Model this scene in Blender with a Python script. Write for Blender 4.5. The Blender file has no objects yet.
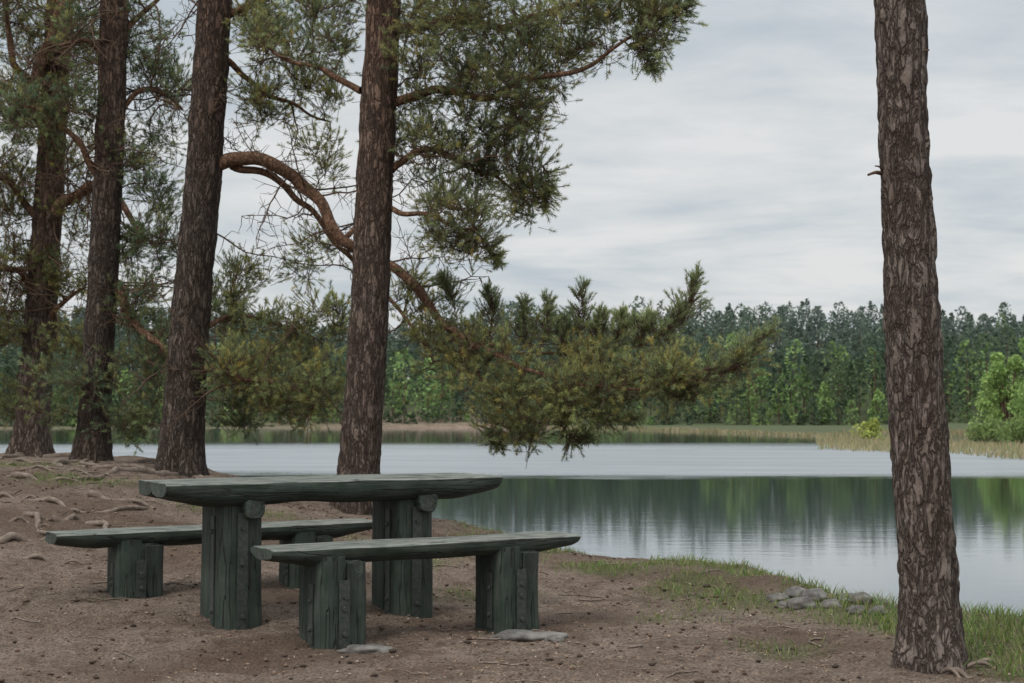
import bpy, math, random, bmesh
import numpy as np
from mathutils import Vector, Matrix, noise as mn
random.seed(7); rng=np.random.default_rng(11)
sc=bpy.context.scene
EYE=1.1; PITCH=math.radians(2.96); F=1422.0
def pos(u,v,d):
    """world point on the view ray through image pixel u, v, at depth d"""
    a=(u-512)/F; b=(341.5-v)/F
    y=math.cos(PITCH)-b*math.sin(PITCH); z=math.sin(PITCH)+b*math.cos(PITCH)
    s=d/y
    return np.array([a*s,d,EYE+z*s])
# ------------------------------------------------------------ numpy noise
def _h(ix,iy,seed):
    n=(ix.astype(np.int64)*374761393+iy.astype(np.int64)*668265263+seed*1442695041)&0xffffffff
    n=((n^(n>>13))*1274126177)&0xffffffff
    n=n^(n>>16)
    return (n&0xffff)/65535.0
def vn(x,y,s,seed=0):
    x=np.asarray(x,float)*s; y=np.asarray(y,float)*s
    ix=np.floor(x); iy=np.floor(y); fx=x-ix; fy=y-iy
    fx=fx*fx*(3-2*fx); fy=fy*fy*(3-2*fy)
    a=_h(ix,iy,seed);b=_h(ix+1,iy,seed);c=_h(ix,iy+1,seed);d=_h(ix+1,iy+1,seed)
    return (a*(1-fx)+b*fx)*(1-fy)+(c*(1-fx)+d*fx)*fy-0.5
def S(t):
    t=np.clip(t,0,1); return t*t*(3-2*t)
CX=[-400,-30,-12,-5.5,-3.3,-1.4,-.72,-.11,.7,1.4,1.8,1.95,2.25,2.85,5,12,40,400]
CY=[60,26,20,18,16,15,14.2,13.6,11.6,10.9,10.2,9.5,8.5,8.0,7.6,6.5,3,-30]
def crest(x): return np.interp(x,CX,CY)+0.35*vn(x,x*0,1.3,5)
def yfar(x): return np.interp(x,[-400,-120,-60,5,15,25,32,36,60,100,400],[120,190,228,232,208,170,130,95,75,60,20])
def ffront(x): return np.interp(x,[-400,-120,-60,0,60,120,400],[150,205,238,243,232,215,150])
WATER=-1.0
def H(x,y):
    x=np.asarray(x,float); y=np.asarray(y,float)
    base=0.62*S((-x+.3)/4.5)*S((y-6)/7)
    base=base+0.09*vn(x,y,.7,1)+0.045*vn(x,y,2.3,2)+0.026*vn(x,y,6.5,3)+0.018*vn(x,y,14,4)
    t=y-crest(x)
    z=base-0.25*(t+np.sqrt(t*t+.09))
    z=np.maximum(z,-2.5)
    tf=y-yfar(x)
    zf=np.clip(-1+.07*tf,-2.5,-.55)+np.clip((y-ffront(x))*.16,0,10.5+10*S((x-28)/60)+3*vn(x,y,.012,9))
    return np.where(tf>-25,np.maximum(z,zf),z)
def grassmask(x,y):
    x=np.asarray(x,float);y=np.asarray(y,float)
    n=vn(x,y,1.6,21)+.5*vn(x,y,5,22)
    t=crest(x)-y
    right=S((x-1.72-.35*n)/.5)*S((t+.2)/.3)*S((2.9-t)/.8+1)
    strip=S((x+.7)/.6)*S((3.3-t)/1.4)*S((t+.15)/.2)*S(n*2.4+.46)*.95
    pt=0
    for (gx,gy,r) in [(-2.5,8.25,.16),(-2.3,8.1,.12),(-.25,8.9,.45),(-.5,9.6,.5),(-3.6,12,.6),(-2.2,11.5,.6),(.9,7.9,.3),(-1.0,10.6,.7),(-3.9,9.6,.4),(1.3,6.9,.25),(-4.6,13.5,.7)]:
        pt=np.maximum(pt,.7*S(1.3-np.hypot(x-gx,y-gy)/r)*S(n*2+.6))
    return np.clip(np.maximum(np.maximum(right,strip),pt),0,1)
# ------------------------------------------------------------ mesh helpers
def link(o,parent=None):
    sc.collection.objects.link(o)
    if parent: o.parent=parent
    return o
def empty(name,loc=(0,0,0)):
    e=bpy.data.objects.new(name,None); e.location=loc; e.empty_display_size=.2
    return link(e)
def npmesh(name,V,Fc,mat,cols=None,smooth=False,parent=None):
    V=np.asarray(V,np.float32).reshape(-1,3); Fc=np.asarray(Fc,np.int32)
    me=bpy.data.meshes.new(name); n=Fc.shape[1]
    me.vertices.add(len(V)); me.vertices.foreach_set('co',V.ravel())
    me.loops.add(Fc.size); me.loops.foreach_set('vertex_index',Fc.ravel())
    me.polygons.add(len(Fc)); me.polygons.foreach_set('loop_start',np.arange(0,Fc.size,n,dtype=np.int32))
    me.polygons.foreach_set('loop_total',np.full(len(Fc),n,np.int32))
    if smooth: me.polygons.foreach_set('use_smooth',np.ones(len(Fc),bool))
    me.update(calc_edges=True)
    if cols is not None:
        a=me.color_attributes.new('Col','FLOAT_COLOR','POINT')
        c=np.ones((len(V),4),np.float32); c[:,:3]=cols; a.data.foreach_set('color',c.ravel())
    me.materials.append(mat); me.validate()
    o=bpy.data.objects.new(name,me); return link(o,parent)
class MB:
    def __init__(s): s.v=[];s.f=[];s.n=0
    def tube(s,P,R,k=6,disp=None):
        P=np.asarray(P,float); R=np.asarray(R,float); n=len(P)
        T=np.gradient(P,axis=0); T/=np.linalg.norm(T,axis=1)[:,None]+1e-9
        ref=np.array([0,0,1.]) if abs(T[:,2]).mean()<.8 else np.array([1.,0,0])
        A=np.cross(T,ref); A/=np.linalg.norm(A,axis=1)[:,None]+1e-9
        B=np.cross(T,A)
        th=np.linspace(0,2*math.pi,k,endpoint=False)
        ring=P[:,None]+R[:,None,None]*(A[:,None]*np.cos(th)[None,:,None]+B[:,None]*np.sin(th)[None,:,None])
        if disp is not None: ring=disp(ring,P,R)
        s.v.append(ring.reshape(-1,3))
        i=np.arange(n-1)[:,None]*k; j=np.arange(k)[None,:]; j2=(j+1)%k
        q=np.stack([i+j,i+j2,i+k+j2,i+k+j],-1).reshape(-1,4)+s.n
        s.f.append(q); s.n+=n*k
    def make(s,name,mat,parent=None,smooth=True):
        return npmesh(name,np.concatenate(s.v),np.concatenate(s.f),mat,smooth=smooth,parent=parent)
def spline(P,n):
    P=np.asarray(P,float); m=len(P)
    if m==2: 
        t=np.linspace(0,1,n)[:,None]; return P[0]*(1-t)+P[1]*t
    Q=np.vstack([2*P[0]-P[1],P,2*P[-1]-P[-2]]); out=[]
    for t in np.linspace(0,m-1-1e-6,n):
        i=int(t);u=t-i;a,b,c,d=Q[i],Q[i+1],Q[i+2],Q[i+3]
        out.append(.5*((2*b)+(c-a)*u+(2*a-5*b+4*c-d)*u*u+(3*b-a-3*c+d)*u**3))
    return np.array(out)
def unit(v): return v/(np.linalg.norm(v,axis=-1,keepdims=True)+1e-9)
# ------------------------------------------------------------ materials
class M:
    def __init__(s,name):
        s.m=bpy.data.materials.new(name); s.m.use_nodes=True; s.t=s.m.node_tree; s.N=s.t.nodes; s.L=s.t.links
        s.b=s.N['Principled BSDF']; s.out=s.N['Material Output']
    def n(s,t,**k):
        x=s.N.new(t)
        for a,b in k.items(): setattr(x,a,b)
        return x
    def set(s,sock,v):
        if hasattr(v,'is_output'): s.L.new(v,sock)
        else: sock.default_value=v
    def coord(s,kind='Object',scale=(1,1,1)):
        c=s.n('ShaderNodeTexCoord'); m=s.n('ShaderNodeMapping'); s.L.new(c.outputs[kind],m.inputs[0]); m.inputs['Scale'].default_value=scale
        return m.outputs[0]
    def noise(s,vec,scale,detail=5,rough=.55,dist=0):
        x=s.n('ShaderNodeTexNoise'); s.L.new(vec,x.inputs['Vector']); x.inputs['Scale'].default_value=scale
        x.inputs['Detail'].default_value=detail; x.inputs['Roughness'].default_value=rough; x.inputs['Distortion'].default_value=dist
        return x.outputs
    def ramp(s,fac,stops):
        r=s.n('ShaderNodeValToRGB'); s.L.new(fac,r.inputs[0]); e=r.color_ramp.elements
        while len(e)<len(stops): e.new(.5)
        for i,(p,c) in enumerate(stops):
            e[i].position=p; e[i].color=(*c,1) if hasattr(c,'__len__') else (c,c,c,1)
        return r.outputs[0]
    def mix(s,f,a,b,mode='MIX'):
        x=s.n('ShaderNodeMix',data_type='RGBA',blend_type=mode)
        s.set(x.inputs[0],f); s.set(x.inputs[6],a); s.set(x.inputs[7],b); return x.outputs[2]
    def math(s,op,a,b=0,clamp=False):
        x=s.n('ShaderNodeMath',operation=op); x.use_clamp=clamp; s.set(x.inputs[0],a); s.set(x.inputs[1],b); return x.outputs[0]
    def bump(s,h,strength=.5,dist=.01,normal=None):
        x=s.n('ShaderNodeBump'); s.set(x.inputs['Height'],h); s.set(x.inputs['Strength'],strength); x.inputs['Distance'].default_value=dist
        if normal: s.L.new(normal,x.inputs['Normal'])
        return x.outputs[0]
    def fin(s,col=None,rough=.8,normal=None,spec=.3):
        if col is not None: s.set(s.b.inputs['Base Color'],col)
        s.set(s.b.inputs['Roughness'],rough); s.b.inputs['Specular IOR Level'].default_value=spec
        if normal: s.L.new(normal,s.b.inputs['Normal'])
        return s.m
C=lambda *c:(*c,1)
def bark(name,plate,plate2,crack,sc_=17,zf=.38,dist=.02,upper=None,zup=4):
    m=M(name); v=m.coord('Object',(1,1,zf))
    nz=m.noise(v,11,3,.7)[1]
    vv=m.n('ShaderNodeVectorMath',operation='MULTIPLY_ADD'); m.L.new(nz,vv.inputs[0]); vv.inputs[1].default_value=(.16,.16,.16); m.L.new(v,vv.inputs[2])
    vo=m.n('ShaderNodeTexVoronoi',feature='DISTANCE_TO_EDGE'); m.L.new(vv.outputs[0],vo.inputs['Vector']); vo.inputs['Scale'].default_value=sc_
    vc=m.n('ShaderNodeTexVoronoi',feature='F1'); m.L.new(vv.outputs[0],vc.inputs['Vector']); vc.inputs['Scale'].default_value=sc_*1.7
    e1=m.ramp(vo.outputs['Distance'],[(0,0.),(.05,.5),(.17,1.)])
    fv=m.noise(m.coord('Object',(1,1,.2)),20,4,.65,.6)[0]
    fis=m.ramp(m.math('ABSOLUTE',m.math('SUBTRACT',fv,.5)),[(0,.1),(.025,.5),(.07,1.)])
    e=m.math('MULTIPLY',m.math('ADD',m.math('MULTIPLY',e1,.85),.15),fis)
    fine=m.noise(m.coord('Object',(1,1,.6)),75,5,.75)[0]
    big=m.noise(v,3,2)[0]
    c=m.mix(m.ramp(fine,[(.3,0.),(.7,1.)]),C(*plate),C(*plate2))
    sep=m.n('ShaderNodeSeparateColor'); m.L.new(vc.outputs['Color'],sep.inputs[0])
    c=m.mix(m.math('MULTIPLY',sep.outputs[0],.65),c,C(*(x*.6 for x in plate)))
    c=m.mix(m.ramp(big,[(.4,0.),(.7,.4)]),c,C(plate2[0]*.85,plate2[1]*.93,plate2[2]*.97))
    if upper:
        sx=m.n('ShaderNodeSeparateXYZ'); m.L.new(m.coord('Object'),sx.inputs[0])
        mr=m.n('ShaderNodeMapRange'); m.L.new(sx.outputs[2],mr.inputs[0]); mr.inputs[1].default_value=zup-2.5; mr.inputs[2].default_value=zup+2
        c=m.mix(m.math('MULTIPLY',mr.outputs[0],.8),c,m.mix(fine,C(*upper),C(*(x*1.6 for x in upper))))
    c=m.mix(e,C(*crack),c)
    h=m.math('ADD',e,m.math('ADD',m.math('MULTIPLY',fine,.7),m.math('MULTIPLY',sep.outputs[0],.45)))
    return m.fin(c,.92,m.bump(h,1.0,dist),.12)
bark_near=bark('bark_scaly',(.165,.122,.10),(.30,.243,.212),(.045,.031,.025),15,.36,.02)
bark_far=bark('bark_furrowed',(.105,.077,.062),(.20,.158,.132),(.032,.023,.019),13,.33,.025,(.15,.082,.054),5.5)
bark_red=bark('bark_russet',(.135,.097,.077),(.245,.186,.155),(.038,.026,.021),13,.33,.022,(.20,.110,.070),4.6)
bark_limb=bark('bark_limb',(.23,.125,.078),(.36,.22,.15),(.075,.043,.028),22,.8,.008)
def simple(name,col,col2,scale=20,rough=.8,spec=.3,dist=.004,coord='Object',sv=(1,1,1)):
    m=M(name); n=m.noise(m.coord(coord,sv),scale,4,.65)[0]
    c=m.mix(m.ramp(n,[(.35,0.),(.65,1.)]),C(*col),C(*col2))
    return m.fin(c,rough,m.bump(n,.7,dist),spec)
def plain(name,col):
    m=M(name); n=m.noise(m.coord(),6,1)[0]
    return m.fin(m.mix(n,C(*(c*.7 for c in col)),C(*(c*1.3 for c in col))),.9,None,.1)
twig_mat=plain('twig_bark',(.105,.070,.050))
def leafmat(name,trans=.3,rough=.6):
    m=M(name); a=m.n('ShaderNodeVertexColor'); a.layer_name='Col'
    m.fin(a.outputs[0],rough,None,.25)
    if trans<=0: return m.m
    t=m.n('ShaderNodeBsdfTranslucent'); m.L.new(m.mix(1.,a.outputs[0],C(1.,1.,.6),'MULTIPLY'),t.inputs[0])
    x=m.n('ShaderNodeMixShader'); x.inputs[0].default_value=trans
    m.L.new(m.b.outputs[0],x.inputs[1]); m.L.new(t.outputs[0],x.inputs[2]); m.L.new(x.outputs[0],m.out.inputs[0])
    return m.m
def flatleaf(name,tr):
    m=M(name); a=m.n('ShaderNodeVertexColor'); a.layer_name='Col'; d=m.n('ShaderNodeBsdfDiffuse'); m.L.new(a.outputs[0],d.inputs[0])
    t=m.n('ShaderNodeBsdfTranslucent'); m.L.new(a.outputs[0],t.inputs[0]); x=m.n('ShaderNodeMixShader'); x.inputs[0].default_value=tr
    m.L.new(d.outputs[0],x.inputs[1]); m.L.new(t.outputs[0],x.inputs[2]); m.L.new(x.outputs[0],m.out.inputs[0]); m.N.remove(m.b); return m.m
needle_mat=flatleaf('pine_needles',.42); leaf_mat=flatleaf('forest_leaves',.3); blade_mat=leafmat('grass_blades',.35); litter_mat=leafmat('needle_litter',0.0,.9)
# ground
m=M('forest_soil'); v=m.coord('Object')
n1=m.noise(v,1.1,3,.6)[0]; n2=m.noise(v,14,5,.7)[0]; n3=m.noise(v,75,4,.75)[0]; n4=m.noise(v,3,5,.7,.8)[0]; n5=m.noise(v,.6,3,.6,.4)[0]
c=m.mix(m.ramp(n1,[(.35,0.),(.65,1.)]),C(.235,.172,.130),C(.36,.28,.222))
c=m.mix(m.ramp(n4,[(.46,0.),(.62,.85)]),c,C(.125,.085,.062))
c=m.mix(m.ramp(n2,[(.4,0.),(.62,.55)]),c,C(.40,.32,.26))
c=m.mix(m.ramp(n5,[(.47,0.),(.60,.65)]),c,C(.145,.095,.068))
c=m.mix(m.ramp(n3,[(.40,.85),(.53,0.)]),c,C(.075,.053,.040))
a=m.n('ShaderNodeVertexColor'); a.layer_name='Col'; sp=m.n('ShaderNodeSeparateColor'); m.L.new(a.outputs[0],sp.inputs[0])
g=m.math('MULTIPLY',sp.outputs[0],m.ramp(n2,[(.3,.35),(.6,1.)]),True)
c=m.mix(g,c,m.mix(n3,C(.075,.09,.035),C(.17,.19,.08)))
c=m.mix(sp.outputs[1],c,C(.08,.095,.05))
c=m.mix(sp.outputs[2],c,C(.16,.135,.105))
h=m.math('ADD',m.math('MULTIPLY',n2,1.2),m.math('ADD',n3,m.math('MULTIPLY',n4,2.2)))
soil=m.fin(c,.95,m.bump(h,1.0,.045),.1)
# water
m=M('lake_water'); geo=m.n('ShaderNodeNewGeometry'); sp=m.n('ShaderNodeSeparateXYZ'); m.L.new(geo.outputs['Position'],sp.inputs[0])
mp=m.n('ShaderNodeMapping'); m.L.new(geo.outputs['Position'],mp.inputs[0]); mp.inputs['Scale'].default_value=(.05,.12,1)
w1=m.noise(mp.outputs[0],1.0,5,.65)[0]
yy=m.math('ADD',sp.outputs[1],m.math('MULTIPLY',m.math('SUBTRACT',w1,.5),24))
def band(a0,a1,b0,b1):
    r1=m.n('ShaderNodeMapRange'); r1.interpolation_type='SMOOTHSTEP'; m.L.new(yy,r1.inputs[0]); r1.inputs[1].default_value=a0; r1.inputs[2].default_value=a1
    r2=m.n('ShaderNodeMapRange'); r2.interpolation_type='SMOOTHSTEP'; m.L.new(yy,r2.inputs[0]); r2.inputs[1].default_value=b0; r2.inputs[2].default_value=b1; r2.inputs[3].default_value=1; r2.inputs[4].default_value=0
    return m.math('MULTIPLY',r1.outputs[0],r2.outputs[0])
bd=band(45,54,80,118)
mp2=m.n('ShaderNodeMapping'); m.L.new(geo.outputs['Position'],mp2.inputs[0]); mp2.inputs['Scale'].default_value=(.7,2.6,1)
r1=m.noise(mp2.outputs[0],1.3,4,.6)[0]
mp3=m.n('ShaderNodeMapping'); m.L.new(geo.outputs['Position'],mp3.inputs[0]); mp3.inputs['Scale'].default_value=(.07,.45,1)
r3=m.ramp(m.noise(mp3.outputs[0],1.0,6,.75)[0],[(.38,.78),(.62,1.)])
st=m.math('ADD',m.math('MULTIPLY',bd,.4),.016)
bp=m.bump(r1,st,.12)
gl=m.n('ShaderNodeBsdfGlossy'); gl.inputs[0].default_value=C(.95,.97,1.0); m.L.new(m.math('ADD',m.math('MULTIPLY',bd,.24),.045),gl.inputs['Roughness']); m.L.new(bp,gl.inputs['Normal'])
df=m.n('ShaderNodeBsdfDiffuse'); df.inputs[0].default_value=C(.02,.032,.028)
fr=m.n('ShaderNodeFresnel'); fr.inputs[0].default_value=1.33
calm=m.math('ADD',m.math('MULTIPLY',fr.outputs[0],.95),.16,True)
x0=m.n('ShaderNodeMix'); m.L.new(bd,x0.inputs[0]); m.L.new(calm,x0.inputs[2]); m.L.new(m.math('MULTIPLY',r3,.60),x0.inputs[3])
x=m.n('ShaderNodeMixShader'); m.L.new(x0.outputs[0],x.inputs[0]); m.L.new(df.outputs[0],x.inputs[1]); m.L.new(gl.outputs[0],x.inputs[2]); m.L.new(x.outputs[0],m.out.inputs[0]); m.N.remove(m.b)
water_mat=m.m
# green paint (object x = along grain) / legs (z = along grain)
def paint(name,sv,worn):
    m=M(name); v=m.coord('Object',sv)
    gr=m.noise(v,9,6,.7,.3)[0]; bl=m.noise(m.coord('Object'),4,5,.65)[0]; fine=m.noise(v,38,5,.8)[0]
    c=m.mix(m.ramp(bl,[(.35,0.),(.65,1.)]),C(.012,.023,.016),C(.026,.044,.031))
    c=m.mix(m.ramp(gr,[(.48,0.),(.64,.8)]),c,C(.012,.013,.011))
    crk=m.ramp(m.math('ABSOLUTE',m.math('SUBTRACT',m.noise(v,10,3,.6,.2)[0],.5)),[(0,.9),(.006,.6),(.016,0.)])
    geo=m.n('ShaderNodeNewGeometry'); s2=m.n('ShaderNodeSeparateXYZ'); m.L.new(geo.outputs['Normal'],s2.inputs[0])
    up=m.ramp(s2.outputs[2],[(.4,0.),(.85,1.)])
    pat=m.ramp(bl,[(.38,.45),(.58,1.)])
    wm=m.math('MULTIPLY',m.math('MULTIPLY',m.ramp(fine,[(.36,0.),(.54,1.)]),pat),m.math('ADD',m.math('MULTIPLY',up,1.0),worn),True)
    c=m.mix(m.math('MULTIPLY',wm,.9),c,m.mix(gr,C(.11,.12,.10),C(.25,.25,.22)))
    c=m.mix(crk,c,C(.008,.009,.008))
    h=m.math('SUBTRACT',m.math('ADD',gr,m.math('MULTIPLY',fine,.7)),m.math('MULTIPLY',crk,1.0))
    return m.fin(c,m.ramp(gr,[(.3,.5),(.7,.75)]),m.bump(h,.9,.007),.35)
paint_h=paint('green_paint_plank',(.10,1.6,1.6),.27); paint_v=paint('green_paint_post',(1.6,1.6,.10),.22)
iron=simple('painted_iron',(.016,.030,.024),(.06,.06,.055),40,.5,.5,.001)
stone=simple('field_stone',(.060,.055,.052),(.17,.16,.145),9,.9,.2,.012)
deadwood=simple('dead_wood',(.10,.076,.060),(.20,.16,.13),25,.9,.2,.004)
# ------------------------------------------------------------ terrain + water
def axis(lo,hi,step,far_lo,far_hi):
    mid=np.arange(lo,hi,step); up=[];x=hi;s=step
    while x<far_hi: up.append(x); s*=1.16; x+=min(s,30 if x<400 else 200)
    dn=[];x=lo;s=step
    while x>far_lo: s*=1.16; x-=min(s,30 if x>-400 else 200); dn.append(x)
    return np.array(dn[::-1]+list(mid)+up)
gx=axis(-7,6,.05,-1500,1500); gy=axis(4.5,19,.05,-300,1800)
X,Y=np.meshgrid(gx,gy); Z=H(X,Y)
n0,n1_=len(gx),len(gy)
ii=(np.arange(n1_-1)[:,None]*n0+np.arange(n0-1)[None,:])
Q=np.stack([ii,ii+1,ii+n0+1,ii+n0],-1).reshape(-1,4)
cols=np.zeros((X.size,3)); cols[:,0]=(grassmask(X,Y)*.8*(Y<30)).ravel()
cols[:,1]=((Y>60)*S((Z+.9)/.3)).ravel(); cols[:,2]=((Z<-.55)&(Y<60)).ravel()*.8
npmesh('ground',np.stack([X,Y,Z],-1),Q,soil,cols,smooth=True)
npmesh('lake_water',[(-1500,3,WATER),(1500,3,WATER),(1500,320,WATER),(-1500,320,WATER)],[[0,1,2,3]],water_mat)
# ------------------------------------------------------------ pines
def bark_disp(amp,s,zf=.38,zbase=0):
    def f(ring,P,R):
        n,k,_=ring.shape; out=ring.copy()
        for i in range(n):
            hgt=P[i,2]-zbase
            for j in range(k):
                p=ring[i,j]; r=p-P[i]; L=np.linalg.norm(r)+1e-9
                if hgt<6.5:
                    q=Vector((p[0]*s,p[1]*s,p[2]*s*zf)); q+=mn.noise_vector(q*1.3)*.6
                    dd=mn.voronoi(q)[0]
                    e=min(1,(dd[1]-dd[0])*2.4)
                    a=amp*(e-.6)+amp*1.2*mn.noise(Vector(p*3.0))+amp*.5*mn.noise(Vector((p[0]*40,p[1]*40,p[2]*14)))
                else: a=0
                if hgt<.45:
                    th=math.atan2(r[1],r[0]); a+=L*.38*max(0,(.45-hgt)/.45)**1.8*(.55+.45*math.sin(th*4+zbase*9))
                out[i,j]=p+r/L*a
        return out
    return f
def make_needles(name,B,D,L,Cc,mat,M_=26,nl=.042,w=.0056,parent=None):
    N=len(B); s=np.tile(np.linspace(.05,1.0,M_),(N,1))+rng.uniform(-.03,.03,(N,M_))
    ph=np.arange(M_)[None]*2.4+rng.uniform(0,6.3,(N,1))
    D=unit(D); e1=unit(np.cross(D,rng.normal(size=(N,3)))); e2=np.cross(D,e1)
    a=np.radians(66-36*s)+rng.uniform(-.25,.25,(N,M_))
    P=B[:,None]+D[:,None]*(L[:,None]*s)[...,None]
    rad=e1[:,None]*np.cos(ph)[...,None]+e2[:,None]*np.sin(ph)[...,None]
    nd=D[:,None]*np.cos(a)[...,None]+rad*np.sin(a)[...,None]
    nd[...,2]+=.10; nd=unit(nd)
    sd=unit(np.cross(nd,rng.normal(size=(N,M_,3))))*w*.5
    ln=nl*rng.uniform(.7,1.2,(N,M_))[...,None]*rng.uniform(.8,1.15,(N,1,1))
    V=np.stack([P-sd,P+sd,P+nd*ln],2).reshape(-1,3)
    Fc=np.arange(len(V)).reshape(-1,3)
    cc=Cc[:,None,None,:]*rng.uniform(.75,1.25,(N,M_,1,1))*np.array([.9,.9,1.15])[None,None,:,None]
    return npmesh(name,V,Fc,mat,cc.reshape(-1,3),parent=parent)
def thin_prisms(mb,A,B,r0,r1):
    n=len(A); D=unit(B-A); e1=unit(np.cross(D,rng.normal(size=(n,3)))); e2=np.cross(D,e1)
    vs=[]
    for (P,r) in ((A,r0),(B,r1)):
        for k in range(3):
            t=k*2.0944; vs.append(P+r*(e1*math.cos(t)+e2*math.sin(t)))
    V=np.stack(vs,1).reshape(-1,3); o=np.arange(n)[:,None]*6
    q=np.concatenate([o+np.array([[k,(k+1)%3,3+(k+1)%3,3+k]]) for k in range(3)])+mb.n
    mb.v.append(V); mb.f.append(q); mb.n+=len(V)
GREENS=np.array([[.185,.222,.115],[.225,.260,.125],[.270,.290,.130],[.145,.185,.110],[.270,.270,.120]])*1.12
def pine(trunk,d,barkm,sides,limbs,pads,bare=0,ztop=11,crown=True,stubs=(),amp=.012,s=15,zf=.38,feather=(),nmul=1.35,tint=(1,1,1)):
    tint=np.array(tint)
    base=pos(trunk[0][0],trunk[0][1],d); base[2]=float(H(base[0],base[1]))
    root=empty('pine_tree',tuple(base))
    P=[pos(u,v,d) for u,v,w in trunk]; R=[w*d/F/2 for u,v,w in trunk]
    P[0]=base-np.array([0,0,.12]); 
    up=P[-1]-P[-3]; up/=up[2]
    zz=P[-1][2]; p=P[-1]
    for t in np.linspace(0,1,6)[1:]:
        P.append(p+up*(ztop-zz)*t*np.array([.6,.6,1])); R.append(R[len(trunk)-1]*(1-.85*t))
    PP=spline(P,int((ztop-base[2])/.04)); cum=np.linspace(0,len(P)-1,len(PP)); RR=np.interp(cum,np.arange(len(P)),R)
    mb=MB(); mb.tube(PP,RR,sides,bark_disp(amp,s,zf,zbase=base[2])); mb.make('trunk',barkm,root)
    lb=MB(); tw=MB(); nodes=[]
    B_=[];D_=[];L_=[];C_=[]
    for pts,r0,r1 in limbs:
        q=spline([pos(*a) for a in pts],len(pts)*7)
        for i in range(1,len(q)): q[i]+=np.array([mn.noise(Vector(q[i]*3+np.array([k*9,0,0]))) for k in range(3)])*.06
        rr=np.linspace(r0,r1,len(q)); lb.tube(q,rr,10)
        nodes+= [(*x,r) for x,r in zip(q[6:],rr[6:])]
    for pts in feather:
        q=spline([pos(*a) for a in pts],len(pts)*7); n=len(q)
        q[1:]+=rng.normal(size=(n-1,3))*.008
        tw.tube(q,np.linspace(.009,.003,n),5); cb=GREENS[rng.integers(0,3)]*rng.uniform(.85,1.15)
        for i in range(3,n):
            t=i/(n-1); ax=unit(q[i]-q[i-1])
            for _ in range(5 if i<n-1 else 4):
                sd=unit(np.cross(ax,rng.normal(size=3))); spread=(1.15-.95*t)*rng.uniform(.05,.26)
                dr=unit(sd+ax*.7+np.array([0,0,.25])); b=q[i]+dr*spread
                tw.tube(np.array([q[i],(q[i]+b)/2+rng.normal(size=3)*.008,b]),np.array([.004,.003,.002]),3)
                B_.append(b-dr*.03); D_.append(unit(dr+np.array([0,0,.35])+ax*.3)); L_.append(rng.uniform(.05,.10)); C_.append(cb*rng.uniform(.75,1.3))
    if crown:
        for k in range(16):
            t=rng.uniform(.0,1); z=7+(ztop-7)*t; i=int(np.argmin(abs(PP[:,2]-z))); a=rng.uniform(0,6.28)
            ln=(1.0+1.3*(1-t))*rng.uniform(.7,1.1)
            q=spline([PP[i],PP[i]+np.array([math.cos(a)*ln*.5,math.sin(a)*ln*.5,.1]),PP[i]+np.array([math.cos(a)*ln,math.sin(a)*ln,.35])],8)
            lb.tube(q,np.linspace(.035,.012,8),6); nodes+=[(*x,.015) for x in q[3:]]
    clumps=[]
    for (u,v,ru,rv,dd,rd,n) in pads:
        n=int(n*nmul)
        c=pos(u,v,dd); k=dd/F; got=[];tries=0
        while len(got)<n and tries<n*40:
            tries+=1
            x=rng.normal(size=3); x/=np.linalg.norm(x); x*=rng.uniform(.1,1)**.45
            p_=c+x*np.array([ru*k,rd,rv*k])
            if mn.noise(Vector(p_*2.6))<-.08: continue
            if got and min(np.linalg.norm(p_-g) for g in got)<.10: continue
            got.append(p_)
        clumps+=[(g,1.0) for g in got]
    if crown:
        for k in range(26):
            t=rng.uniform(0,1); z=7.4+(ztop-7.1)*t; i=int(np.argmin(abs(PP[:,2]-z)))
            a=rng.uniform(0,6.28); r=(.6+1.6*(1-t))*rng.uniform(.3,1)**.5
            clumps.append((PP[i]*np.array([1,1,0])+np.array([math.cos(a)*r,math.sin(a)*r,z+.3]),1.7))
    if clumps:
        nd=np.array([x[:3] for x in nodes]); 
        order=sorted(range(len(clumps)),key=lambda i:np.min(np.linalg.norm(nd-clumps[i][0],axis=1)))
        NA=np.array([x for x in nodes])
        for i in order:
            c,sz=clumps[i]
            dist=np.linalg.norm(NA[:,:3]-c,axis=1)*(1+.15*rng.random(len(NA))); j=int(np.argmin(dist)); a=NA[j,:3]
            L=np.linalg.norm(c-a)
            k=max(4,int(L/.08)); side=rng.normal(size=3)*L*.10
            q=spline([a,a*.6+c*.4+side+np.array([0,0,-.06*L]),c*.8+a*.2+side*.6,c],k)
            q[1:-1]+=rng.normal(size=(k-2,3))*.008
            r0=min(NA[j,3]*.8,.006+.012*L); tw.tube(q,np.linspace(r0,.0035,k),5)
            NA=np.vstack([NA,np.hstack([q[1:],np.linspace(r0,.004,k)[1:,None]])])
            cd=unit(c-q[-3]) if L>.05 else np.array([0,0,1.])
            cb=GREENS[rng.integers(0,5)]*rng.uniform(.65,1.2)*tint
            ns=int(rng.integers(11,17))
            for _ in range(ns):
                dr=unit(cd*.9+rng.normal(size=3)*.85+np.array([0,0,.25]))
                t=rng.uniform(.0,.25)*sz; b=c-cd*rng.uniform(0,.20)+dr*t
                B_.append(b); D_.append(unit(dr+np.array([0,0,.3]))); L_.append(rng.uniform(.035,.09)*sz)
                C_.append(cb*rng.uniform(.65,1.35)*(np.array([1.25,1.0,.8]) if rng.random()<.12 else 1))
    if B_:
        B_=np.array(B_);D_=np.array(D_);L_=np.array(L_);C_=np.array(C_)
        thin_prisms(tw,B_-D_*.10,B_+D_*L_[:,None]*.9,.003,.002)
        make_needles('needles',B_,D_,L_,C_,needle_mat,parent=root)
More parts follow.
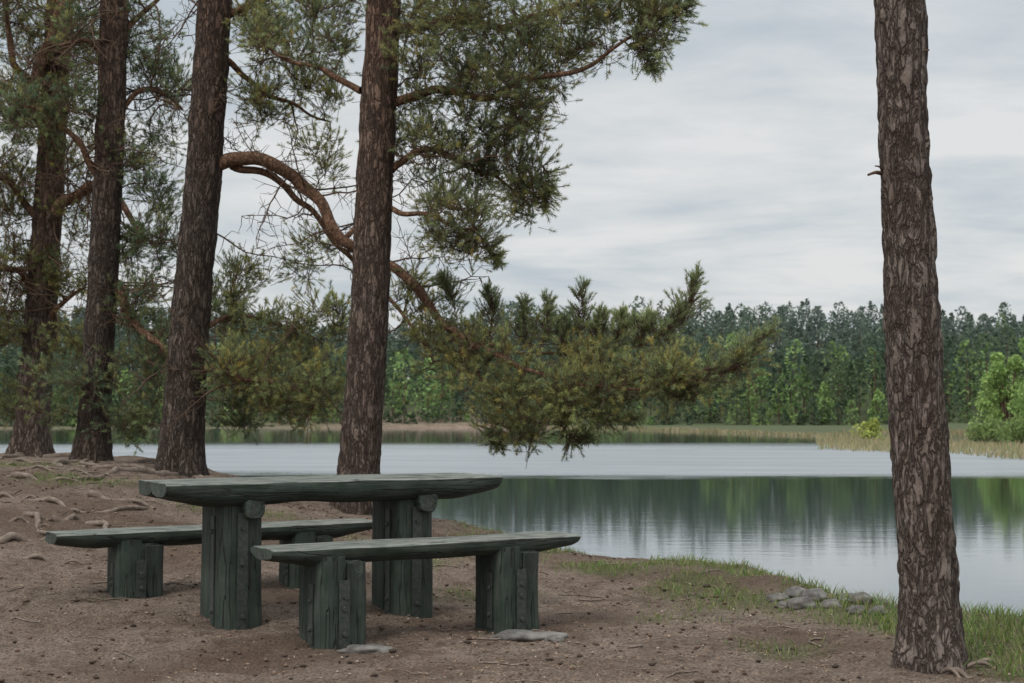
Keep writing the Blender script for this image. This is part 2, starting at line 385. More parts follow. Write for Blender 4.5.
    if bare and nodes:
        nd=np.array([x[:3] for x in nodes if x[2]<6.6 and x[3]>.016])
        starts=list(nd)+[PP[int(np.argmin(abs(PP[:,2]-z)))] for z in rng.uniform(2.6,6,40)]
        for _ in range(bare):
            a=starts[rng.integers(0,len(starts))]; dr=unit(rng.normal(size=3)*np.array([1,.7,.55])+np.array([0,0,-.05]))
            L=rng.uniform(.35,1.3)
            if a[0]>-.9: L*=.4
            k=9; q=[a]
            for i in range(k):
                dr=unit(dr+rng.normal(size=3)*.22); q.append(q[-1]+dr*L/k)
            q=np.array(q); tw.tube(q,np.linspace(.011,.0028,len(q)),5)
            for h in range(2,k+1):
                for _2 in range(2):
                    d2=unit(dr*.4+rng.normal(size=3)); e=q[h]+d2*rng.uniform(.1,.35)*(1-.04*h)*min(1,L*1.5); mid=(q[h]+e)/2+rng.normal(size=3)*.02
                    tw.tube(np.array([q[h],mid,e]),np.array([.005,.0035,.002]),3)
                    if rng.random()<.6:
                        e2=mid+unit(rng.normal(size=3)+d2)*.14; tw.tube(np.array([mid,(mid+e2)/2+rng.normal(size=3)*.01,e2]),np.array([.003,.0025,.0015]),3)
    for (u,v,du,dv,dd,r) in stubs:
        a=pos(u,v,d); b=pos(u+du,v+dv,dd); tw.tube(spline([a,(a+b)/2+np.array([0,0,.01]),b],5),np.linspace(r,r*.45,5),6)
    if lb.n: lb.make('limbs',bark_limb,root)
    if tw.n: tw.make('twigs',twig_mat,root)
    for ch in root.children: ch.matrix_parent_inverse=Matrix.Translation(-Vector(tuple(base)))
    return root
pine([(931,662,66),(929,600,58),(923,500,56),(917,400,55),(911,300,53),(905,150,51),(900,0,50)],6.4,bark_near,84,[],[],
     crown=True,stubs=[(884,174,-16,1,6.35,.012),(884,172,-9,-6,6.3,.006),(905,60,24,-10,6.3,.008)],amp=.010,s=17,zf=.36,ztop=12)
pine([(358,515,46),(359,470,43),(364,400,40),(370,300,38),(374,200,37),(378,120,37),(384,0,35)],13,bark_red,56,
 [([(395,105,13),(430,88,12.9),(480,98,12.7),(530,80,12.5),(590,62,12.4),(640,30,12.3)],.045,.012),
  ([(398,30,13),(440,20,12.9),(500,25,12.8),(570,5,12.6),(650,-10,12.5)],.05,.012),
  ([(392,170,13),(420,150,13.1),(455,160,13.2),(500,180,13.2),(530,205,13.2)],.035,.010),
  ([(385,-60,13),(450,-70,12.9),(540,-55,12.7),(620,-30,12.4)],.05,.015),
  ([(362,90,13),(330,70,13.2),(290,60,13.3),(250,30,13.4)],.035,.010),
  ([(388,210,13),(420,215,12.8),(450,225,12.7),(475,228,12.6)],.028,.008)],
 [(632,6,58,32,12.4,.5,44),(565,36,70,36,12.6,.6,46),(500,10,90,40,12.8,.8,44),(450,55,65,50,12.8,.8,48),(500,95,60,32,12.8,.6,42),
  (480,145,66,34,13,.6,42),(503,192,46,30,13.2,.5,34),(450,215,45,36,12.8,.5,34),(470,240,34,14,12.9,.3,10),(420,130,40,50,13.2,.6,24),(300,35,60,45,13.4,.7,38),(340,20,30,30,13.3,.4,14),
  (530,115,26,25,12.6,.3,12),(440,-10,90,30,12.9,.8,28),(648,42,22,14,12.3,.3,8)],bare=24,amp=.009,s=14,zf=.33,
  feather=[[(620,40,12.4),(645,55,12.3),(655,72,12.3)],[(540,160,13),(548,185,13),(545,210,13)],[(480,235,12.9),(490,250,12.9),(500,262,12.9)],[(650,20,12.4),(672,12,12.3),(690,2,12.3)]])
pine([(180,478,54),(181,465,46),(186,380,40),(192,300,38),(203,180,36),(209,90,35),(215,0,34)],14,bark_far,56,
 [([(212,166,14),(240,159,14),(275,168,14),(310,193,14),(345,238,13.9),(385,262,13.8),(420,290,13.6),(445,323,13.4),(470,346,13.2),(502,357,13.0)],.075,.028),
  ([(232,166,14.1),(270,178,14.1),(305,205,14.2),(340,250,14.2),(380,285,14.1),(410,320,13.9),(430,360,13.7)],.04,.012),
  ([(500,356,13.0),(530,372,12.9),(580,384,12.7),(640,388,12.6),(700,374,12.5),(762,338,12.4)],.025,.006),
  ([(470,346,13.2),(530,352,13.2),(590,352,13.1),(640,345,13.1),(680,318,13.1),(694,285,13.1)],.02,.005),
  ([(448,328,13.4),(470,365,13.2),(500,395,13.1),(530,415,13.0),(560,425,13)],.02,.006),
  ([(345,238,13.9),(370,215,14.1),(390,205,14.3)],.03,.01),
  ([(196,370,14),(225,372,13.9),(255,382,13.8),(290,388,13.8),(320,405,13.7)],.045,.010),
  ([(198,330,14),(240,318,14.3),(280,325,14.5),(320,340,14.6)],.03,.009),
  ([(220,60,14),(250,80,14.2),(290,105,14.3),(330,120,14.3)],.035,.010),
  ([(222,20,14),(260,0,14.1),(310,-20,14.2)],.04,.012)],
 [(418,300,34,26,13.8,.4,15),(440,348,46,34,13.5,.5,26),(495,382,50,34,13.1,.5,28),(530,412,46,26,13.0,.4,32),(585,395,55,28,12.8,.5,38),(640,380,48,24,12.7,.4,34),
  (590,354,60,15,13.0,.4,18),(500,340,44,15,13.3,.4,12),(690,376,44,17,12.5,.3,24),(733,358,24,10,12.4,.2,10),(656,340,22,11,13.1,.2,8),
  (530,434,22,8,13,.3,9),
  (290,400,46,22,13.8,.4,32),(245,370,45,26,13.9,.5,28),(265,335,50,28,14.3,.5,30),(320,330,34,40,14.5,.4,22),(325,385,20,26,13.8,.3,12),(250,285,30,26,14.4,.4,14),
  (310,260,30,30,14.2,.4,10),(300,95,50,34,14.3,.5,30),(270,20,46,30,14.2,.5,30),(330,160,30,30,14.2,.4,10),(250,95,24,30,14.2,.4,12)],bare=60,amp=.010,s=13,zf=.33,tint=(1.12,1.10,1),nmul=1.2,
 feather=[[(682,325,13.1),(690,300,13.1),(697,274,13.1)],[(655,345,13.1),(672,325,13.1),(682,308,13.1)],[(700,372,12.5),(740,358,12.4),(773,328,12.4)],[(690,380,12.5),(725,372,12.4),(758,350,12.4)],
  [(540,352,13.1),(546,325,13.1),(548,300,13.1)],[(578,350,13.1),(582,318,13.1),(582,285,13.1)],[(490,342,13.3),(492,310,13.3),(488,290,13.3)],[(522,350,13.2),(522,325,13.2),(526,303,13.2)],
  [(612,350,13.1),(620,330,13.1),(622,314,13.1)],[(640,345,13.1),(645,328,13.1),(650,316,13.1)],[(455,310,13.5),(450,292,13.5),(440,280,13.5)],[(560,352,13.1),(565,335,13.1),(562,318,13.1)],
  [(600,352,13.),(598,330,13.),(602,312,13.)],[(640,385,12.6),(670,395,12.6),(700,392,12.5)],[(590,405,12.8),(610,420,12.8),(640,418,12.7)],[(500,418,13),(492,435,13),(500,448,13)],[(560,425,13),(575,440,13),(590,436,13)]])
pine([(90,468,42),(92,455,35),(97,380,31),(103,280,30),(108,180,29),(112,90,28),(115,0,28)],15,bark_far,48,
 [([(103,275,15),(118,288,15),(130,318,14.9),(155,343,14.8),(190,362,14.7),(230,378,14.6),(265,392,14.6)],.06,.018),
  ([(110,120,15),(140,90,15.2),(165,95,15.4),(185,110,15.6)],.035,.012),
  ([(114,40,15),(150,10,15.2),(180,-20,15.3)],.04,.012),
  ([(112,60,15),(85,40,14.9),(60,45,14.8)],.035,.012),
  ([(105,250,15),(135,235,15.2),(160,245,15.4)],.03,.01),
  ([(108,200,15),(85,150,14.9),(60,120,14.8),(20,105,14.7)],.045,.012)],
 [(145,40,36,40,15.4,.6,30),(85,25,26,36,15,.5,18),(165,85,26,30,15.4,.5,16),(150,250,34,40,15.3,.5,26),(150,310,36,30,15.1,.5,26),(225,300,26,40,15,.5,16),(145,150,34,40,15.3,.5,24),(150,200,30,26,15.3,.5,14),(60,390,46,30,14.8,.5,20),(30,110,36,26,14.7,.4,18),(80,110,22,30,14.9,.4,12),
  (145,375,34,30,14.9,.4,22),(130,420,30,20,14.9,.4,16),(240,415,30,16,14.6,.3,12)],bare=80,amp=.010,s=13,zf=.33,tint=(.8,.9,.95))
pine([(30,458,44),(31,445,36),(36,380,33),(44,270,30),(50,180,28),(55,90,27),(60,0,26)],17,bark_red,44,
 [([(48,225,17),(62,205,16.9),(85,190,16.8),(100,188,16.7),(125,205,16.6),(140,240,16.6)],.085,.028),
  ([(50,140,17),(35,90,16.8),(50,40,16.7),(70,0,16.6),(85,-30,16.5)],.085,.045),
  ([(42,300,17),(20,270,16.8),(-10,265,16.6),(-40,250,16.5)],.05,.02),
  ([(40,330,17),(65,300,16.8),(85,290,16.7)],.04,.015),
  ([(35,90,16.8),(15,60,16.6),(5,20,16.5),(10,-20,16.5)],.05,.02),
  ([(45,230,17),(15,190,16.8),(-20,170,16.6)],.055,.02)],
 [(20,30,46,40,16.9,.8,44),(15,110,46,36,16.9,.8,42),(10,190,36,34,17,.7,34),(15,270,34,36,17,.7,36),(12,330,30,26,17,.6,24),(80,60,34,40,16.8,.6,26),(75,150,26,36,17,.5,18),(75,220,24,30,17,.5,10),(75,270,30,30,16.9,.5,20),(70,340,26,26,16.9,.5,18),(20,400,30,22,17.1,.5,18),(-50,200,60,150,16.7,1,40)],bare=95,amp=.010,s=12,zf=.33,tint=(.88,.86,.75))
# ------------------------------------------------------------ distant forest
def forest():
    Vs=[];Cs=[];TV=MB()
    def tree(x,y,z,h,kind,tone,hz,N,fs):
        if kind==0:
            t=rng.uniform(0,1,N)**.75; R=h*.20*np.sqrt(np.clip(1-t**2.4,0,1))*(.8+.4*rng.random())+.1
            r=R*rng.uniform(.3,1,N)**.5; zc=h*(.25+.75*t)
        elif kind==2:
            t=rng.uniform(0,1,N)**.85; R=h*.17*(1-t)**.75+.12; r=R*rng.uniform(.3,1,N)**.5; zc=h*(.1+.9*t)
        else:
            ph=rng.uniform(-1,1,N); R=h*.21*np.sqrt(np.clip(1-ph*ph,0,1))*(1-.5*ph)+.1; r=R*rng.uniform(.4,1,N)**.5; zc=h*(.54+.46*ph)
        a=rng.uniform(0,6.283,N)
        wob=1+.28*np.sin(a*3+zc*1.1+x)
        c=np.stack([x+np.cos(a)*r*wob,y+np.sin(a)*r*wob,z+zc],-1)
        s=fs*rng.uniform(.6,1.4,(N,1,1))
        tri=rng.normal(size=(N,3,3)); tri-=tri.mean(1,keepdims=True); tri=unit(tri)*s
        Vs.append((c[:,None]+tri).reshape(-1,3))
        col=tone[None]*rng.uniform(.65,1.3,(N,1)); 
        col=col*(1-hz)+np.array([.185,.225,.21])*hz  # distance haze painted into the leaf colour: rows farther back turn paler, bluish
        Cs.append(np.repeat(col,3,0))
        P=np.array([[x,y,z-.5],[x,y,z+h*.8]]); TV.tube(P,np.array([h*.012,h*.004]),4)
    dark=np.array([[.060,.092,.052],[.072,.106,.056],[.088,.124,.062],[.062,.098,.064]])
    light=np.array([[.22,.32,.11],[.27,.37,.13],[.18,.28,.10]])
    for row in range(16):
        dy=row*7.0
        x=-190.
        while x<210:
            x+=rng.uniform(2.0,4.0)*(1+.02*row)
            y=float(ffront(x))+dy+rng.uniform(-3.5,3.5)
            if abs(x)>y*.36+50: continue
            inview=abs(x)<y*.40
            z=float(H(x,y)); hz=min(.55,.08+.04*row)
            u=512+x/y*F
            p_dec=.06 if row<3 else .02
            if row<3:
                if 740<u<880: p_dec=.6
                if 385<u<450: p_dec=.55
                if 950<u<1080: p_dec=.6
                if u<330: p_dec=.2
            N=220 if inview else 70; fs=.38 if inview else .8
            if rng.random()<p_dec:
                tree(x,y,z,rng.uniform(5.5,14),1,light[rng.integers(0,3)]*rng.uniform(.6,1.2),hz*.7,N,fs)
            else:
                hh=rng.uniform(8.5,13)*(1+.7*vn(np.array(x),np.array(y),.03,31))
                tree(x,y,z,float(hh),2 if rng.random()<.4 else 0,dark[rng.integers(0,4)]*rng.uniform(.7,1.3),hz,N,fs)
    for x in np.arange(-150,150,1.5):
        y=float(ffront(x))-rng.uniform(1,8)
        tree(x,y,float(H(x,y))-.6,rng.uniform(2.0,5.0),1,(light if rng.random()<.3 else dark)[rng.integers(0,3)]*.9,.08,80,.33)
    root=empty('distant_forest',(0,240,0))
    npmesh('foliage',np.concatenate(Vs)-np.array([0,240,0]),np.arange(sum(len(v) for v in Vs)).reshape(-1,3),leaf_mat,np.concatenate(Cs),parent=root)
    o=TV.make('stems',twig_mat,root); o.location=(0,-240,0)
def bush(name,items):
    Vs=[];Cs=[]; mb=MB()
    cx,cy,cz=items[0][0],items[0][1],items[0][2]
    for (x,y,z,h,w,tone,N,fs) in items:
        lobes=[(rng.uniform(-.5,.5)*w*(1-.5*q),rng.uniform(-.5,.5)*w*(1-.5*q),h*(.2+.72*q),rng.uniform(.14,.28)*w*(1.2-.5*q)) for q in np.linspace(0,1,20)]
        li=rng.integers(0,20,N); L=np.array(lobes)[li]
        dd=unit(rng.normal(size=(N,3)))*(rng.uniform(.3,1,N)**.5)[:,None]*L[:,3:4]
        c=np.array([x,y,z])+L[:,:3]+dd; c[:,2]=np.maximum(c[:,2],z+.1)
        tri=rng.normal(size=(N,3,3)); tri-=tri.mean(1,keepdims=True); tri=unit(tri)*fs*rng.uniform(.6,1.4,(N,1,1))
        Vs.append((c[:,None]+tri).reshape(-1,3)); Cs.append(np.repeat(np.array(tone)[None]*rng.uniform(.6,1.3,(N,1)),3,0))
        for l in lobes: mb.tube(np.array([[x,y,z-.3],[x+l[0]*.5,y+l[1]*.5,z+l[2]*.6],[x+l[0],y+l[1],z+l[2]]]),np.array([.02,.014,.006])*h*.6,4)
    root=empty(name,(cx,cy,cz)); off=np.array([cx,cy,cz])
    npmesh('leaves',np.concatenate(Vs)-off,np.arange(sum(len(v) for v in Vs)).reshape(-1,3),leaf_mat,np.concatenate(Cs),parent=root)
    o=mb.make('stems',twig_mat,root); o.location=tuple(-off)
forest()
def shore_item(u,d,h,w,tone,N,fs):
    x=(u-512)/F*d; return (x,d,max(float(H(x,d)),-1.05),h,w,tone,N,fs)
bush('willow_shrub',[shore_item(869,118,1.7,2.6,(.34,.38,.11),900,.13)])
bush('birch_tree',[shore_item(1008,112,6.6,3.6,(.27,.38,.13),3200,.17)])
bush('birch_tree',[shore_item(1044,108,7.6,5.0,(.22,.33,.11),3400,.17)])
bush('willow_shrub',[shore_item(985,100,1.7,3.0,(.20,.27,.10),1200,.13)])
bush('willow_shrub',[shore_item(1022,96,1.9,3.4,(.18,.25,.09),1300,.13)])
# ------------------------------------------------------------ blades
def blades(name,B,h,w,lean,col,mat,tipcol=1.2,root=.6):
    n=len(B); a=rng.uniform(0,6.283,n); sd=np.stack([np.cos(a),np.sin(a),a*0],-1)*(w/2)[:,None]
    b=rng.uniform(0,6.283,n); ln=np.stack([np.cos(b)*lean*h,np.sin(b)*lean*h,h],-1)
    mid=B+ln*np.array([.35,.35,.55]); tip=B+ln
    V=np.stack([B-sd,B+sd,mid-sd*.75,mid+sd*.75,tip],1).reshape(-1,3)
    o=np.arange(n)[:,None]*5
    T=np.concatenate([o+np.array([[0,1,3]]),o+np.array([[0,3,2]]),o+np.array([[2,3,4]])])
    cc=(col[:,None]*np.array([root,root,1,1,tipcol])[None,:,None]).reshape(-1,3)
    return npmesh(name,V,T,mat,cc)
U=rng.uniform(815,1260,20000); Dd=rng.uniform(66,140,20000)
front=np.where(U<1024,88-(U-822)/202*20,68-(U-1024)*.02)+5.0*vn(U,U*0,.02,3)
k=(Dd>front)&((U-822)/F*Dd>-.2+2.5*vn(Dd,Dd*0,.15,8)); U=U[k];Dd=Dd[k]
xr=(U-512)/F*Dd; B=np.stack([xr,Dd,np.maximum(H(xr,Dd),WATER-.05)],-1)
xs_=rng.uniform(-60,34,6000); ys_=yfar(xs_)+rng.uniform(-1,3,6000); k=((vn(xs_,ys_*0,.06,6)>.12)&(rng.random(6000)<.3))|(xs_>6); xs_=xs_[k];ys_=ys_[k]
B2=np.stack([xs_,ys_,np.maximum(H(xs_,ys_),WATER-.05)],-1)
BB=np.concatenate([B,B2]); n=len(BB); hmod=.75+.7*vn(BB[:,0],BB[:,1],.25,61)
hh=np.concatenate([rng.uniform(.3,.65,len(B)),rng.uniform(.25,.5,len(B2))])*hmod; ww=np.concatenate([np.full(len(B),.06),np.full(len(B2),.18)])
col=np.array([.33,.275,.18])[None]*rng.uniform(.6,1.2,(n,1)); gm=rng.random(n)<.25; col[gm]=np.array([.17,.21,.10])*rng.uniform(.7,1.2,(gm.sum(),1))
blades('reed_bed',BB,hh,ww,.12,col,blade_mat,1.0,.95)
X_=rng.uniform(-6,6.5,280000); Y_=rng.uniform(5.2,16,280000); g_=grassmask(X_,Y_)
k=rng.random(len(X_))<np.clip(g_**1.3,0,1)*np.where(X_>1.7,.95,.65); X_=X_[k];Y_=Y_[k]
Zg=H(X_,Y_); n=len(X_); hh=rng.uniform(.015,.055,n)*np.where(X_>1.9,1.4,1.0)*(.7+.8*(vn(X_,Y_,3,40)+.5)); 
col=np.array([[.12,.19,.05],[.16,.24,.065],[.24,.27,.11],[.10,.16,.045],[.26,.24,.13]])[rng.integers(0,5,n)]*rng.uniform(.7,1.2,(n,1))
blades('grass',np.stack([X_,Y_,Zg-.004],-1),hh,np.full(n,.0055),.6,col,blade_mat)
n=60000; X_=rng.uniform(-6.5,4,n); Y_=rng.uniform(5.0,15,n); k=(Y_<crest(X_)+.2)&(vn(X_,Y_,1.1,50)+.6*vn(X_,Y_,4,51)>-.22); X_=X_[k];Y_=Y_[k]; n=len(X_)
P=np.stack([X_,Y_,H(X_,Y_)+.004],-1); a=rng.uniform(0,6.28,n); dv=np.stack([np.cos(a),np.sin(a),rng.uniform(-.05,.2,n)],-1)*rng.uniform(.015,.045,(n,1)); sd=np.stack([-np.sin(a),np.cos(a),a*0],-1)*.002
V=np.stack([P-sd,P+sd,P+dv],1).reshape(-1,3); col=np.array([[.32,.185,.105],[.13,.085,.058],[.42,.32,.22],[.065,.046,.034]])[rng.integers(0,4,n)]
npmesh('needle_litter',V,np.arange(n*3).reshape(-1,3),litter_mat,np.repeat(col,3,0))
def crumbs(name,n,smin,smax,cols,region,pw=3):
    X_=rng.uniform(region[0],region[1],n);Y_=rng.uniform(region[2],region[3],n); k=(Y_<crest(X_)+.1)&(vn(X_,Y_,.9,77)+.7*vn(X_,Y_,3,78)>-.3+.5*rng.random(n)-.2); X_=X_[k];Y_=Y_[k]; n=len(X_)
    ico=np.array([[0,0,1],[.9,0,.3],[.3,.85,.3],[-.75,.5,.3],[-.75,-.5,.3],[.3,-.85,.3],[0,0,-.8]]); f=np.array([[0,i,i%5+1] for i in range(1,6)]+[[6,i%5+1,i] for i in range(1,6)])
    s=(smin+(smax-smin)*rng.random(n)**pw)[:,None,None]; V=ico[None]*s*rng.uniform(.6,1.4,(n,7,3))
    V[...,2]*=.7; V+=np.stack([X_,Y_,H(X_,Y_)+s[:,0,0]*.2],-1)[:,None]
    Fc=(np.arange(n)[:,None,None]*7+f[None]).reshape(-1,3); col=np.array(cols)[rng.integers(0,len(cols),n)]*rng.uniform(.7,1.2,(n,1))
    npmesh(name,V.reshape(-1,3),Fc,litter_mat,np.repeat(col,7,0))
crumbs('ground_pebbles',9000,.003,.012,[[.28,.22,.175],[.15,.11,.085],[.33,.27,.22],[.075,.053,.04]],(-6,4.5,5,14))
crumbs('fallen_pine_cones',420,.010,.026,[[.05,.035,.026],[.085,.057,.04]],(-5.5,3.5,5.2,12))
crumbs('bark_flakes',4200,.004,.018,[[.11,.07,.048],[.16,.108,.077],[.055,.037,.028]],(-6,3.8,5,14),2)
mb=MB()
for _ in range(480):
    x=rng.uniform(-6,3.2);y=rng.uniform(5.2,14.5)
    if y>crest(x): continue
    if x>-1.5 and rng.random()<.45: continue
    a=rng.uniform(0,6.28);L=rng.uniform(.05,.30) ;t=np.linspace(0,1,6); wob=rng.normal(size=2)*.03
    px=x+np.cos(a)*L*t+wob[0]*np.sin(t*3.1); py=y+np.sin(a)*L*t+wob[1]*np.sin(t*4); r=rng.uniform(.002,.0055)
    mb.tube(np.stack([px,py,H(px,py)+r],-1),np.full(6,r),4)
mb.make('fallen_twigs',deadwood)
mb=MB()
def rootline(u,v,d,ang,L,r):
    p=pos(u,v,d); x,y=p[0],p[1]; q=[]
    for i in range(26):
        q.append((x,y)); ang+=rng.normal()*.2; x+=math.cos(ang)*L/25; y+=math.sin(ang)*L/25
    q=np.array(q); z=H(q[:,0],q[:,1]); rr=r*(1-.75*np.linspace(0,1,26))*(1+.25*rng.normal(size=26).cumsum()/5); rr=np.clip(rr,r*.15,r*1.2)
    zz=z+rr*.15+.022*np.sin(np.linspace(0,11,26)+u)
    mb.tube(np.column_stack([q,zz]),rr,8)
for (bx,by,d) in [(180,478,14),(90,468,15),(30,458,17)]:
    for a in rng.uniform(-3.3,.2,8): rootline(bx,by,d-.1,a,rng.uniform(.6,2.2),rng.uniform(.025,.05))
for a in rng.uniform(-3.1,0.1,4): rootline(931,662,6.4,a,rng.uniform(.3,.45),.018)
for _ in range(16): rootline(rng.uniform(-30,90),480,rng.uniform(9,13.8),rng.uniform(-.9,.5),rng.uniform(.3,1.1),rng.uniform(.014,.03))
mb.make('exposed_roots',deadwood)
# ------------------------------------------------------------ stones
def rock(name,x,y,sx,sy,sz,ang=0,sink=.3,seed=0):
    bm=bmesh.new(); bmesh.ops.create_icosphere(bm,subdivisions=4,radius=1)
    for v in bm.verts:
        p=v.co.copy(); dd=mn.voronoi(p*1.1+Vector((seed*7,0,0)))[0]
        f=1+.30*mn.noise(p*1.3+Vector((seed*3.1,5,0)))+.16*(dd[1]-dd[0])+.05*mn.noise(p*6)
        p*=f; v.co=Vector((p.x*sx,p.y*sy,p.z*sz))
    me=bpy.data.meshes.new(name); bm.to_mesh(me); bm.free(); me.materials.append(stone)
    for p in me.polygons: p.use_smooth=True
    o=bpy.data.objects.new(name,me); o.location=(x,y,float(H(x,y))+sz*(1-2*sink)*.6); o.rotation_euler=(0,0,ang); link(o)
sd=1
for (u,v,w) in [(775,594,18),(793,592,20),(812,595,22),(838,597,20),(858,600,22),(880,602,20),(893,604,16),(800,601,20),(828,603,24),(853,607,20),(876,609,18),(782,600,14),(846,592,14),(868,594,15),(820,589,12)]:
    d=EYE*F/(v-415)*1.0; x=(u-512)/F*d; s=w*d/F/2*rng.uniform(.75,1.25)
    rock('stone',x,d,s*1.2,s*.85,s*.62,rng.uniform(0,3),.18,sd); sd+=1
rock('stone',*pos(527,631,7.22)[:2],.17,.10,.035,.1,.35,31)
rock('stone',*pos(368,644,6.85)[:2],.13,.06,.028,-.1,.4,32)
rock('stone',*pos(555,634,7.15)[:2],.05,.04,.02,.5,.3,33)
# ------------------------------------------------------------ picnic furniture
def finish(name,vs,fs,mat,loc,parent,ang=40):
    me=bpy.data.meshes.new(name); me.from_pydata(vs,[],fs); me.materials.append(mat)
    bm=bmesh.new(); bm.from_mesh(me); bmesh.ops.recalc_face_normals(bm,faces=bm.faces); bm.to_mesh(me); bm.free()
    for p in me.polygons: p.use_smooth=len(p.vertices)==4
    try: me.set_sharp_from_angle(angle=math.radians(ang))
    except Exception: pass
    o=bpy.data.objects.new(name,me); o.location=loc; link(o,parent); return o
def log_slab(name,L,w,t,z,yoff,seed,parent,mat=None,tl=.0,tr=.0,k=2.6):
    """half-log plank: flat worn top, rounded underside, uneven edges; x = length"""
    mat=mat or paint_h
    nx=70; ang=np.linspace(0,math.pi,19); rows=[]
    for i in range(nx):
        s=i/(nx-1); x=-L/2+L*s
        e=min(s,1-s)*L; ef=1-max(0,1-e/.018)**2*.08
        tt=t*(1+.15*mn.noise(Vector((x*2.6,seed*5,0)))); ww=w*(1+.06*mn.noise(Vector((x*1.9,seed*3,4))))
        tt*=1-.42*max(0,1-e/.24)*(tr if s>.5 else tl)
        sec=[]
        for a in ang:
            c,sn=math.cos(a),math.sin(a)
            yy=np.sign(c)*abs(c)**(2/k)*ww/2; zz=-(abs(sn)**(2/k))*tt
            nz=.005*mn.noise(Vector((x*3,yy*14+seed,zz*14)))
            sec.append((x,yy*ef+nz,-.010+zz*ef+nz))
        for yq in np.linspace(-.495,.495,15):
            yv=yq*ww*ef; edge=max(0,1-(.5-abs(yq))*ww/.02)
            sec.append((x,yv*.985,-.008*edge+.004*mn.noise(Vector((x*1.8,yv*30,seed)))))
        rows.append(sec)
    V=np.array(rows); k2=V.shape[1]
    V[0,:,0]+=.02*np.array([mn.noise(Vector((p[1]*9,p[2]*9,seed))) for p in V[0]]); V[-1,:,0]+=.02*np.array([mn.noise(Vector((p[1]*9,p[2]*9,seed+3))) for p in V[-1]])
    vs=[tuple(p) for r in V for p in r]; fs=[]
    for i in range(nx-1):
        for j in range(k2): fs.append((i*k2+j,i*k2+(j+1)%k2,(i+1)*k2+(j+1)%k2,(i+1)*k2+j))
    fs.append(tuple(range(k2))[::-1]); fs.append(tuple(range((nx-1)*k2,nx*k2)))
    return finish(name,vs,fs,mat,(0,yoff,z),parent)
def post(name,x,y,w,dpt,z0,z1,flat,seed,parent):
    """upright hewn half-log: sawn faces with eased corners"""
    nz_=30; rows=[]; out=[]
    for a in np.linspace(-math.pi/2,math.pi/2,15): 
        ca,sa=math.cos(a),math.sin(a); out.append((max(ca,0)**.36*dpt,np.sign(sa)*abs(sa)**.55*w/2))
    for q in np.linspace(.46,-.46,6): out.append((-.003,q*w))
    for i in range(nz_):
        s=i/(nz_-1); z=z0+(z1-z0)*s; ww=1+.05*mn.noise(Vector((seed,z*3,1)))+.08*(1-s)**3
        rows.append([(-flat*a*ww+.005*mn.noise(Vector((a*20,b*30,z*3+seed))),b*ww+.005*mn.noise(Vector((b*20,z*3,seed))),z) for a,b in out])
    k2=len(out); vs=[p for r in rows for p in r]; fs=[]
    for i in range(nz_-1):
        for j in range(k2): fs.append((i*k2+j,i*k2+(j+1)%k2,(i+1)*k2+(j+1)%k2,(i+1)*k2+j))
    fs.append(tuple(range(k2))[::-1]); fs.append(tuple(range((nz_-1)*k2,nz_*k2)))
    return finish(name,vs,fs,paint_v,(x,y,0),parent,32)
def strap(name,x,y,wy,z0,z1,parent,bolts,tx=.006,rot=0):
    bm=bmesh.new(); bmesh.ops.create_cube(bm,size=1)
    for v in bm.verts: v.co=Vector((v.co.x*tx,v.co.y*wy,(v.co.z+.5)*(z1-z0)+z0))
    bmesh.ops.bevel(bm,geom=bm.edges[:],offset=.0015,segments=1)
    for bz in bolts:
        r=bmesh.ops.create_cone(bm,segments=6,radius1=.013,radius2=.011,depth=.014,cap_ends=True)
        for v in r['verts']: v.co=Vector((-v.co.z-.008,v.co.x,v.co.y+bz))
    me=bpy.data.meshes.new(name); bm.to_mesh(me); bm.free(); me.materials.append(iron)
    o=bpy.data.objects.new(name,me); o.location=(x,y,0); o.rotation_euler=(0,0,rot); link(o,parent)
YAW=math.radians(31)
def furn(name,cx,cy,L,planks,top,thick,sup,pw,pd,py,seed,yaw=YAW,ends=(1,1)):
    z=float(H(cx,cy)); r=empty(name,(cx,cy,z)); r.rotation_euler=(0,0,yaw)
    top-=z
    for i,(yo,w) in enumerate(planks): log_slab('top_plank_%d'%(i+1),L-(.03*i),w,thick,top,yo,seed+i,r,tl=ends[0],tr=ends[1])
    W=sum(w for _,w in planks)
    for k,sx in enumerate(sup):
        lo=-.25
        b=log_slab('bearer_%d'%(k+1),W*.90,pd*1.0,.09,top-thick*.80,0,seed+9+k,r,k=3.5); b.rotation_euler=(0,0,math.pi/2); b.location=(sx+.04,0,top-thick*.80)
        for q,ys in enumerate((-py,py)):
            post('leg_%d_outer_%d'%(k+1,q+1),sx-.004,ys,pw,pd*(1.0-.12*q),lo,top-thick*.55,1,seed+k*4+q,r)
            post('leg_%d_inner_%d'%(k+1,q+1),sx+.014,ys,pw*.92,pd*.9,lo,top-thick*.95,-1,seed+k*4+q+2,r)
        strap('strap_%d_a'%(k+1),sx-pd-.012,-py*.9,.045,.0,top-.18,r,[.07,top-.26])
        strap('strap_%d_b'%(k+1),sx-.01,-py-pw*.5-.016,.055,-.05,top-.16,r,[.05,(top-.16)*.55,top-.24],tx=.007,rot=math.pi/2)
    return r
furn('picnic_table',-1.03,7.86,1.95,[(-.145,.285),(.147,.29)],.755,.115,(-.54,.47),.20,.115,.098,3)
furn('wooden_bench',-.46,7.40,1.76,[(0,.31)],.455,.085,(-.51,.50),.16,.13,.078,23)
furn('wooden_bench',-1.74,8.48,1.95,[(0,.32)],.445,.09,(-.50,.55),.16,.135,.078,43)
